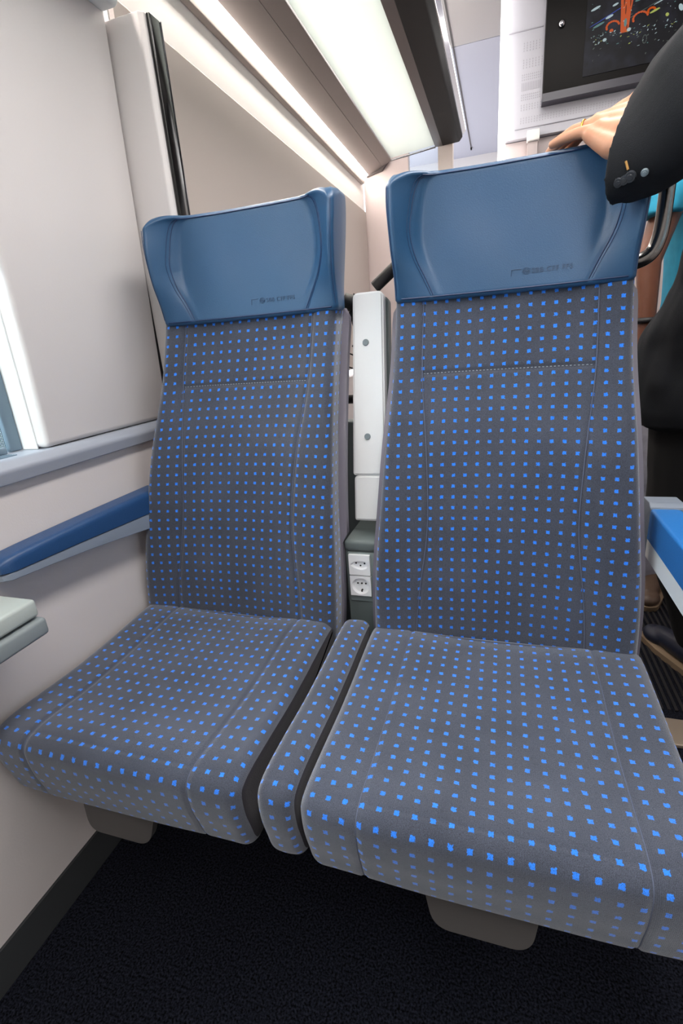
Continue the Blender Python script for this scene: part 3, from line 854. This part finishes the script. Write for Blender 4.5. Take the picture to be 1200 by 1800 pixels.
for zc in (1.02, .99):
    add_tube(bm, smooth_path([(-.335, 1.10, zc+.01), (-.315, 1.11, zc), (-.29, 1.10, zc-.012)], 6), .0016, 5)
add_tube(bm, [(-.34, 1.11, .925), (-.26, 1.11, .925)], .010, 10)
wz = from_bm('cable_bundle', bm, M['cable'], None, True); tag(wz, 'tangle of thin black cables in the gap behind the window seat and the raised armrest', 'cables')
# grey back frame of the seats, seen through the gap
bf = box('seat_back_frame', (-.40, 1.125, .30), (-.20, 1.165, .872), M['console'], None, bev=.005)
tag(bf, 'grey frame plate behind the gap between the two seats', 'frame')

# ------------------------------------------------------------------ armrests
wa = empty('padded_armrest', (WX+.002, .75, .71), 'dark blue padded armrest fixed to the wall beside the window seat', 'armrest')
def arm_loft(name, top, bot, y0, y1, x0, x1, mat, parent, bev, frontr=.02, n=40):
    rows = []; uvs = []
    for i in range(n+1):
        t = i/n; y = y0+(y1-y0)*t
        zt, zb = top(y), bot(y)
        e = min(1, (y-y0)/frontr+.02) if frontr else 1
        e = math.sqrt(max(0, 1-(1-e)**2))
        xa, xb = x0, x1-(1-e)*.012
        zt = zb+(zt-zb)*(.7+.3*e)
        ring = rounded([(xa, zb), (xb, zb), (xb, zt), (xa, zt)], [0, .002, bev, bev*.5], 6)
        rows.append([Vector((p[0], y, p[1])) for p in ring]); uvs.append([(0, 0)]*(len(ring)+1))
    o = grid_mesh(name, rows, uvs, mat, parent); o.data.set_sharp_from_angle(angle=math.radians(45)); return o
ltop = spl([.50, .55, .62, .75, .95], [.752, .757, .759, .760, .760])
lmid = spl([.50, .70, .95], [.7315, .722, .707])
lbot = spl([.50, .70, .95], [.7195, .700, .666])
arm_loft('pad', ltop, lmid, .523, .945, WX, WX+.050, M['arm_blue'], wa, .013, .022)
arm_loft('lower_edge', lambda y: lmid(y)-.0006, lbot, .524, .945, WX, WX+.048, M['arm_grey'], wa, .002, .01)

aa = empty('padded_armrest', (.285, .75, .66), 'bright blue padded armrest with silver edge on the aisle side of the right seat', 'armrest')
arm_loft('pad', lambda y: .728, lambda y: .671, .46, .952, .2605, .312, M['arm_blue_bright'], aa, .012, .03)
arm_loft('lower_edge', lambda y: .6705, lambda y: .637, .46, .952, .261, .311, M['silver'], aa, .002, .01)
prism('rear_cap', rounded([(.9525, .637), (.9525, .729), (.965, .737), (1.01, .735), (1.035, .70), (1.035, .637)], [0, .002, .008, .02, .02, 0]), 'x', .2595, .314, M['arm_grey'], aa, bev=.002)
# steel grab loop on the headrest side
gl = empty('grab_handle', (.20, 1.09, 1.16), 'chrome grab loop on the aisle side of the right headrest', 'handle')
path = [(.185, 1.095, 1.147), (.215, 1.095, 1.147), (.232, 1.095, 1.150), (.246, 1.095, 1.160), (.253, 1.095, 1.176), (.257, 1.095, 1.20), (.258, 1.095, 1.25), (.258, 1.095, 1.285), (.262, 1.095, 1.30), (.245, 1.095, 1.308), (.185, 1.095, 1.308)]
tube('loop', smooth_path(path, 5), .0125, M['tube'], gl, 16)
# ------------------------------------------------------------------ folding window table
tbn = empty('window_table', (WX+.002, .3, .66), 'small folded grey window table fixed to the wall beside the window seat', 'table')
box('upper_leaf', (WX+.002, -.05, .672), (-.698, .510, .702), M['table'], tbn, bev=.006)
box('lower_leaf', (WX+.002, -.05, .638), (-.692, .514, .668), M['table_edge'], tbn, bev=.006)

# threshold strip in the aisle floor
ts = box('trim_8', (.40, 1.185, .0005), (1.5, 1.285, .012), M['strap'], bev=.003); st(ts)
bm = bmesh.new()
for k in range(60): bm_box(bm, (.42+k*.018, 1.33, .0005), (.428+k*.018, 2.6, .004))
st(from_bm('trim_9', bm, M['black_rubber']))

# ------------------------------------------------------------------ people
def capsule(bm, a, b, ra, rb, seg=16, flat_end=False):
    a = Vector(a); b = Vector(b); d = b-a; L = d.length; d.normalize()
    u = d.orthogonal().normalized(); w = d.cross(u); rings = []
    if flat_end: prof = [(0, ra), (L, rb)]
    else:
        prof = [(-ra*math.cos(t), ra*math.sin(t)) for t in np.linspace(.12, PI/2, 6)] + [(L+rb*math.sin(t), rb*math.cos(t)) for t in np.linspace(0, PI/2-.12, 6)]
    for (h, r) in prof:
        rings.append([bm.verts.new(a+d*h+(u*math.cos(2*PI*k/seg)+w*math.sin(2*PI*k/seg))*r) for k in range(seg)])
    for i in range(len(rings)-1):
        for k in range(seg): bm.faces.new((rings[i][k], rings[i][(k+1) % seg], rings[i+1][(k+1) % seg], rings[i+1][k]))
    bm.faces.new(rings[0][::-1]); bm.faces.new(rings[-1])
def ball(bm, c, r, sc=(1, 1, 1), rot=None):
    m = Matrix.Translation(c) @ (rot or Matrix()) @ Matrix.Diagonal((sc[0], sc[1], sc[2], 1))
    bmesh.ops.create_uvsphere(bm, u_segments=20, v_segments=14, radius=r, matrix=m)
def chain(bm, pts, rs):
    for i in range(len(pts)-1): capsule(bm, pts[i], pts[i+1], rs[i], rs[i+1])
def remeshed(name, bm, voxel, mat, parent, smooth=3, disp=None):
    me = bpy.data.meshes.new('t'); bmesh.ops.recalc_face_normals(bm, faces=bm.faces); bm.to_mesh(me); bm.free()
    o = bpy.data.objects.new('t', me); COL.objects.link(o)
    r = o.modifiers.new('r', 'REMESH'); r.mode = 'VOXEL'; r.voxel_size = voxel; r.use_smooth_shade = True
    if smooth:
        s = o.modifiers.new('s', 'SMOOTH'); s.iterations = smooth; s.factor = .5
    bpy.context.view_layer.update()
    dg = bpy.context.evaluated_depsgraph_get(); me2 = bpy.data.meshes.new_from_object(o.evaluated_get(dg))
    bpy.data.objects.remove(o); me2.name = name
    if disp:
        me2.update()
        co = [v.co + v.normal*disp(v.co) for v in me2.vertices]
        for v, c in zip(me2.vertices, co): v.co = c
    me2.materials.clear()
    return link(name, me2, mat, parent)

def head(bm, c, f):
    """c: centre of skull, f: facing angle about z (0 looks along +Y)"""
    q = Matrix.Rotation(f, 4, 'Z')
    def P(x, y, z): return Vector(c)+(q @ Vector((x, y, z)))
    ball(bm, P(0, -.005, .02), .092, (.82, 1.02, 1.0), q)
    ball(bm, P(0, .02, -.035), .075, (.82, .95, 1.05), q)
    ball(bm, P(0, .045, -.085), .035, (1, .9, .7), q)
    capsule(bm, P(0, .088, .012), P(0, .112, -.028), .008, .013)        # nose
    capsule(bm, P(-.03, .082, .03), P(.03, .082, .03), .012, .012)      # brow
    capsule(bm, P(-.022, .086, -.058), P(.022, .086, -.058), .008, .008)  # lips
    for s in (-1, 1):
        ball(bm, P(s*.078, -.005, -.01), .028, (.3, .7, 1.1), q)
    return P

# person A: stands in the aisle with his back to the camera, left hand on the headrest
pa = empty('person', (.56, 1.46, 0), 'person in a black suit jacket standing in the aisle, left hand on the right headrest', 'person')
bm = bmesh.new()
sh = Vector((.46, 1.13, 1.55)); el = Vector((.40, .93, 1.47)); wr = Vector((.205, 1.00, 1.338))
pel = Vector((.56, 1.45, .98)); chest = Vector((.56, 1.33, 1.38))
chain(bm, [pel, Vector((.55, 1.41, 1.15)), Vector((.55, 1.36, 1.34)), Vector((.555, 1.30, 1.50))], [.11, .10, .10, .05])
chain(bm, [Vector((.56, 1.30, 1.48)), Vector((.555, 1.29, 1.60))], [.058, .055])
head(bm, (.55, 1.30, 1.70), .25)
chain(bm, [Vector((.54, 1.27, 1.50)), sh, el, wr], [.06, .05, .040, .027])
chain(bm, [Vector((.58, 1.30, 1.50)), Vector((.74, 1.36, 1.47)), Vector((.80, 1.42, 1.20)), Vector((.76, 1.50, .97))], [.06, .05, .04, .026])
chain(bm, [Vector((.76, 1.50, .97)), Vector((.755, 1.515, .90)), Vector((.752, 1.51, .83))], [.026, .030, .015])
for k in range(4):
    chain(bm, [Vector((.755, 1.485+.017*k, .89)), Vector((.752, 1.49+.017*k, .845)), Vector((.748, 1.485+.017*k, .81))], [.010, .009, .007])
chain(bm, [Vector((.745, 1.50, .93)), Vector((.735, 1.46, .89)), Vector((.735, 1.45, .86))], [.013, .010, .008])
for sx in (-.085, .09):
    chain(bm, [pel+Vector((sx, 0, -.03)), Vector((.585+sx, 1.45, .52)), Vector((.665+sx*.7, 1.56, .10))], [.095, .055, .040])
# left hand: wrist in front of the headrest edge, fingers reaching over its top
mc = {'pinky': (.135, 1.010, 1.336), 'ring': (.134, 1.033, 1.350), 'middle': (.137, 1.056, 1.359), 'index': (.146, 1.079, 1.362)}
fing = {
 'pinky': [mc['pinky'], (.104, 1.024, 1.340), (.083, 1.036, 1.3395), (.068, 1.046, 1.337)],
 'ring': [mc['ring'], (.100, 1.050, 1.351), (.079, 1.068, 1.345), (.066, 1.081, 1.335)],
 'middle': [mc['middle'], (.104, 1.080, 1.358), (.086, 1.102, 1.350), (.076, 1.113, 1.331)],
 'index': [mc['index'], (.116, 1.104, 1.360), (.102, 1.121, 1.347), (.096, 1.123, 1.324)]}
fr = {'pinky': [.0105, .0088, .0080, .0066], 'ring': [.0115, .0098, .0088, .0074], 'middle': [.012, .0102, .0092, .0076], 'index': [.012, .0102, .0092, .0078]}
wrp = {'pinky': (.190, .982, 1.308), 'ring': (.195, .992, 1.325), 'middle': (.198, 1.006, 1.342), 'index': (.203, 1.026, 1.364)}
for k in mc:
    chain(bm, [Vector(wrp[k]), (Vector(wrp[k])+Vector(mc[k]))/2+Vector((0, 0, .003)), Vector(mc[k])], [.021, .0175, fr[k][0]+.0015])
    chain(bm, [Vector(p) for p in fing[k]], fr[k])
    ball(bm, Vector(mc[k])+Vector((0, 0, .004)), .0105)
# extensor tendons and the heel of the hand
for k in ('ring', 'middle', 'index'):
    chain(bm, [Vector(wrp[k])+Vector((-.02, 0, .017)), Vector(mc[k])+Vector((.004, 0, .0105))], [.003, .0035])
chain(bm, [Vector((.180, .976, 1.296)), Vector((.150, .988, 1.304)), Vector((.122, 1.010, 1.330))], [.019, .017, .012])
chain(bm, [Vector((.196, 1.045, 1.352)), Vector((.172, 1.085, 1.350)), Vector((.158, 1.104, 1.332)), Vector((.152, 1.108, 1.308))], [.018, .0135, .0115, .009])
body = remeshed('body', bm, .0032, M['skin'], pa, 2)
# wedding ring
a, b = Vector(fing['ring'][0]), Vector(fing['ring'][1]); c = a.lerp(b, .55); d = (b-a).normalized(); u = d.orthogonal().normalized(); w = d.cross(u)
tube('wedding_ring', [c+(u*math.cos(t)+w*math.sin(t))*.0114 for t in np.linspace(0, 2*PI, 30)], .0016, M['gold'], pa, 8)
# jacket
bm = bmesh.new()
def ering(c, rx, ry, ax, ay, n=28):
    return [Vector(c)+ax*rx*math.cos(2*PI*k/n)+ay*ry*math.sin(2*PI*k/n) for k in range(n)]
def loft(bm, rings, cap0=True, cap1=True):
    R_ = [[bm.verts.new(p) for p in r] for r in rings]; n = len(R_[0])
    for i in range(len(R_)-1):
        for k in range(n): bm.faces.new((R_[i][k], R_[i][(k+1) % n], R_[i+1][(k+1) % n], R_[i+1][k]))
    if cap0: bm.faces.new(R_[0][::-1])
    if cap1: bm.faces.new(R_[-1])
X, Y_, Z = Vector((1, 0, 0)), Vector((0, 1, 0)), Vector((0, 0, 1))
loft(bm, [ering((.525, 1.44, z), rx, ry, X, Y_) for z, rx, ry in ((.790, .170, .125), (.80, .205, .15), (.83, .217, .155), (.90, .214, .155), (1.0, .200, .145))] +
         [ering((.545, y, z), rx, ry, X, Y_) for z, y, rx, ry in ((1.12, 1.41, .180, .135), (1.25, 1.37, .170, .135), (1.38, 1.33, .185, .135), (1.48, 1.30, .175, .115), (1.55, 1.29, .10, .08), (1.58, 1.29, .065, .06))])
# left sleeve: shoulder -> elbow -> cuff
cuff_c = Vector((.1665, .985, 1.292)); cu_up = Vector((.050, .075, .137)).normalized()
path = [(Vector((.52, 1.25, 1.50)), .09, .09), (Vector((.47, 1.14, 1.555)), .09, .085), (Vector((.44, 1.02, 1.53)), .095, .085), (Vector((.40, .93, 1.475)), .105, .085), (Vector((.315, .935, 1.395)), .112, .075), (Vector((.235, .958, 1.335)), .102, .062), (Vector((.196, .973, 1.300)), .088, .052), (cuff_c, .083, .047)]
rings = []
for i, (c, rv, rh) in enumerate(path):
    p0 = path[max(i-1, 0)][0]; p1 = path[min(i+1, len(path)-1)][0]; t = (p1-p0).normalized()
    up = cu_up if i > 3 else Vector((-.3, .1, 1))
    if i == len(path)-1: t = (Vector((-1, .60, .037))).normalized()
    up = (up-t*up.dot(t)).normalized(); sd = t.cross(up)
    rings.append(ering(c, rv, rh, up, sd))
# denser rings
fine = []
for i in range(len(rings)-1):
    for k in range(6):
        f = k/6; fine.append([a.lerp(b, f) for a, b in zip(rings[i], rings[i+1])])
fine.append(rings[-1])
loft(bm, fine)
chain(bm, [Vector((.176, .958, 1.226)), Vector((.205, .945, 1.236)), Vector((.25, .94, 1.262))], [.010, .016, .02])
# right sleeve
chain(bm, [Vector((.60, 1.31, 1.48)), Vector((.735, 1.36, 1.46)), Vector((.80, 1.42, 1.20)), Vector((.765, 1.49, 1.0))], [.08, .078, .068, .052])
def folds(co):
    q = Vector((co.x*10, co.y*10, co.z*6)); near = sstep(.06, .16, (co-cuff_c).length)
    return near*.012*noise.noise(q)+near*.007*noise.noise(q*2.3+Vector((5, 1, 2)))
jk = remeshed('jacket', bm, .005, M['jacket'], pa, 4, folds)
# cuff buttons, buttonhole thread and a lining flap hanging below the cuff

# trousers and shoes of A
bm = bmesh.new()
chain(bm, [Vector((.50, 1.45, .98)), Vector((.62, 1.45, .98))], [.14, .14])
for sx in (-.085, .09):
    chain(bm, [Vector((.57+sx, 1.45, .92)), Vector((.575+sx*1.1, 1.46, .52)), Vector((.665+sx*.7, 1.56, .10))], [.128, .094, .062])
remeshed('trousers', bm, .008, M['trousers'], pa, 4, lambda co: .006*noise.noise(co*9))
def shoe(c, ang, parent, mat, sole):
    q = Matrix.Rotation(ang, 4, 'Z')
    def P(x, y, z): return Vector(c)+(q @ Vector((x, y, z)))
    bm = bmesh.new()
    chain(bm, [P(0, -.09, .055), P(0, 0, .055), P(.004, .12, .042)], [.038, .040, .032])
    ball(bm, P(.002, .13, .036), .042, (1, 1.3, .7), q)
    capsule(bm, P(0, -.07, .05), P(0, -.07, .11), .040, .044)
    o = remeshed('shoe', bm, .005, mat, parent, 3)
    out = [(-.040, -.125), (-.047, -.04), (-.047, .08), (-.035, .165), (0, .19), (.038, .165), (.050, .08), (.043, -.04), (.036, -.125)]
    out = rounded(out, .03, 5); bm = bmesh.new(); n = len(out)
    A = [bm.verts.new(P(p[0], p[1], .001)) for p in out]; B = [bm.verts.new(P(p[0]*1.03, p[1]*1.02, .022)) for p in out]
    bm.faces.new(A[::-1]); bm.faces.new(B)
    for i in range(n): bm.faces.new((A[i], A[(i+1) % n], B[(i+1) % n], B[i]))
    from_bm('sole', bm, sole, o, True, 40)
    return o
shoe((.585, 1.55, .0), .45, pa, M['shoe_navy'], M['shoe_sole'])
shoe((.74, 1.57, .0), -.1, pa, M['shoe_navy'], M['shoe_sole'])
bm = bmesh.new(); ball(bm, (.55, 1.285, 1.735), .095, (.86, 1.04, .95)); ball(bm, (.552, 1.255, 1.69), .08, (.86, .8, 1.0))
remeshed('hair', bm, .006, M['hair'], pa, 2)

# person B further along the aisle: teal short-sleeved shirt, bare forearm with a watch
pb = empty('person', (.66, 2.1, 0), 'person in a teal short sleeved shirt with a watch, standing further back in the aisle', 'person')
bm = bmesh.new()
chain(bm, [Vector((.68, 2.08, .98)), Vector((.68, 2.08, 1.15)), Vector((.68, 2.08, 1.40)), Vector((.68, 2.08, 1.50))], [.13, .12, .13, .06])
chain(bm, [Vector((.68, 2.08, 1.48)), Vector((.68, 2.09, 1.60))], [.055, .052]); head(bm, (.68, 2.07, 1.70), PI)
chain(bm, [Vector((.66, 2.08, 1.48)), Vector((.50, 2.0, 1.46)), Vector((.428, 1.93, 1.22)), Vector((.440, 1.92, 1.03))], [.06, .050, .036, .026])
chain(bm, [Vector((.440, 1.92, 1.03)), Vector((.442, 1.925, .96))], [.026, .030])
for k in range(4):
    chain(bm, [Vector((.447, 1.895+.02*k, .95)), Vector((.445, 1.895+.02*k, .915)), Vector((.458, 1.895+.02*k, .885)), Vector((.475, 1.895+.019*k, .875))], [.012, .011, .0095, .008])
chain(bm, [Vector((.455, 1.895, .99)), Vector((.47, 1.87, .95)), Vector((.478, 1.872, .92))], [.014, .012, .010])
chain(bm, [Vector((.70, 2.08, 1.48)), Vector((.87, 2.08, 1.45)), Vector((.93, 2.06, 1.18)), Vector((.93, 1.98, .95)), Vector((.93, 1.97, .86))], [.06, .052, .042, .03, .03])
for sx in (-.09, .09): chain(bm, [Vector((.68+sx, 2.08, .95)), Vector((.68+sx, 2.08, .50)), Vector((.68+sx, 2.10, .08))], [.095, .06, .045])
remeshed('body', bm, .005, M['skin_brown'], pb, 2)
bm = bmesh.new()
loft(bm, [ering((.69, 2.08, z), rx, ry, X, Y_) for z, rx, ry in ((.86, .17, .13), (.95, .18, .14), (1.10, .175, .14), (1.30, .19, .14), (1.44, .19, .12), (1.52, .11, .09), (1.56, .07, .065))])
loft(bm, [ering(c, r, r, X, Y_) for c, r in (((.60, 2.07, 1.50), .07), ((.52, 2.01, 1.48), .08), ((.468, 1.96, 1.40), .068), ((.448, 1.94, 1.345), .060))])
loft(bm, [ering(c, r, r, X, Y_) for c, r in (((.78, 2.08, 1.50), .07), ((.86, 2.08, 1.46), .08), ((.90, 2.07, 1.38), .075), ((.92, 2.06, 1.32), .072))])
remeshed('shirt', bm, .007, M['teal'], pb, 3, lambda co: .010*noise.noise(Vector((co.x*11, co.y*8, co.z*5))))
bm = bmesh.new()
chain(bm, [Vector((.62, 2.08, .95)), Vector((.74, 2.08, .95))], [.14, .14])
for sx in (-.10, .09): chain(bm, [Vector((.67+sx, 2.08, .90)), Vector((.64+sx, 2.08, .52)), Vector((.67+sx, 2.10, .10))], [.12, .10, .075])
remeshed('trousers', bm, .008, M['grey_cloth'], pb, 3)
c = Vector((.4395, 1.92, 1.045))
tube('wristwatch', [c+Vector((math.cos(t)*.030, math.sin(t)*.030, 0)) for t in np.linspace(0, 2*PI, 30)], .009, M['black_rubber'], pb, 8)
shoe((.60, 2.06, 0), PI-.3, pb, M['shoe_brown'], M['shoe_sole']); shoe((.76, 2.06, 0), PI+.2, pb, M['shoe_brown'], M['shoe_sole'])
bm = bmesh.new(); ball(bm, (.68, 2.085, 1.735), .096, (.87, 1.04, .98)); remeshed('hair', bm, .006, M['hair_dark'], pb, 2)

# cuff buttons sit on the real sleeve surface
bpy.context.view_layer.update()
from mathutils.bvhtree import BVHTree
Tj = jk.matrix_world.copy(); bvh = BVHTree.FromPolygons([Tj @ v.co for v in jk.data.vertices], [tuple(p.vertices) for p in jk.data.polygons])
def surf(p):
    h = bvh.find_nearest(Vector(p)); return h[0], h[1]
for (c, r, m) in (((0.1534, 0.925, 1.2405), 0.0068, M['horn']), ((0.162, 0.925, 1.2436), 0.007, M['horn']), ((0.1704, 0.925, 1.248), 0.008, M['horn']), ((0.1877, 0.925, 1.2544), 0.0052, M['button'])):
    p, nn = surf(c); q = Vector((0, 0, 1)).rotation_difference(nn).to_matrix().to_4x4()
    bm = bmesh.new()
    bmesh.ops.create_cone(bm, cap_ends=True, segments=24, radius1=r, radius2=r*.85, depth=.004, matrix=Matrix.Translation(p+nn*.0028) @ q)
    bmesh.ops.create_cone(bm, cap_ends=True, segments=20, radius1=r*.55, radius2=r*.45, depth=.0015, matrix=Matrix.Translation(p+nn*.0052) @ q)
    from_bm('cuff_button', bm, m, jk, True, 40)
p0, n0 = surf((0.1635, 0.925, 1.2652)); p1, n1 = surf((0.1674, 0.925, 1.2555))
tube('buttonhole_thread', [p0+n0*.0015, p1+n1*.002], .0016, M['tan_thread'], jk, 8)

# ------------------------------------------------------------------ light
def area(name, loc, rot, sx, sy, power, col=(1, 1, 1), spread=None):
    l = bpy.data.lights.new(name, 'AREA'); l.shape = 'RECTANGLE'; l.size = sx; l.size_y = sy; l.energy = power; l.color = col
    if spread: l.spread = spread
    o = bpy.data.objects.new(name, l); COL.objects.link(o); o.location = loc; o.rotation_euler = rot; return o
# ceiling luminaires along the aisle, and the lamps over the rack glass
area('overhead_light', (.25, .6, 2.48), (0, 0, 0), .35, 2.6, 30, (1, .965, .93))
area('overhead_light', (-.52, 1.4, 2.46), (0, 0, 0), .22, 3.6, 11, (1, .98, .95))
area('overhead_light', (.35, 3.9, 2.48), (0, 0, 0), 1.2, 1.2, 14, (1, .97, .94))
# daylight through the window on the left
area('side_light', (WX-.25, .12, 1.36), (0, -PI/2, 0), 1.0, 1.3, 40, (.86, .93, 1))
area('side_light', (1.75, .1, 1.36), (0, PI/2, 0), 1.0, 1.5, 11, (.90, .95, 1))  # added fill outside the made-up right window, for camera-facing surfaces
area('overhead_light', (.25, -.9, 2.48), (0, 0, 0), .35, 1.0, 6, (1, .965, .93))  # unseen fill light added behind the camera to brighten the front faces
sun = bpy.data.lights.new('sun', 'SUN'); sun.energy = 12; sun.angle = .01; sun.color = (1, .98, .94)
so = bpy.data.objects.new('sun', sun); COL.objects.link(so)
so.rotation_euler = Vector((.057, .90, -.35)).to_track_quat('-Z', 'Y').to_euler()
W = bpy.data.worlds.new('world'); S.world = W; W.use_nodes = True
bg = W.node_tree.nodes['Background']; bg.inputs[0].default_value = (.93, .94, 1, 1); bg.inputs[1].default_value = 1.5

S.view_settings.view_transform = 'Standard'; S.view_settings.look = 'None'
S.view_settings.gamma = 1; S.view_settings.use_curve_mapping = False; S.view_settings.exposure = .65
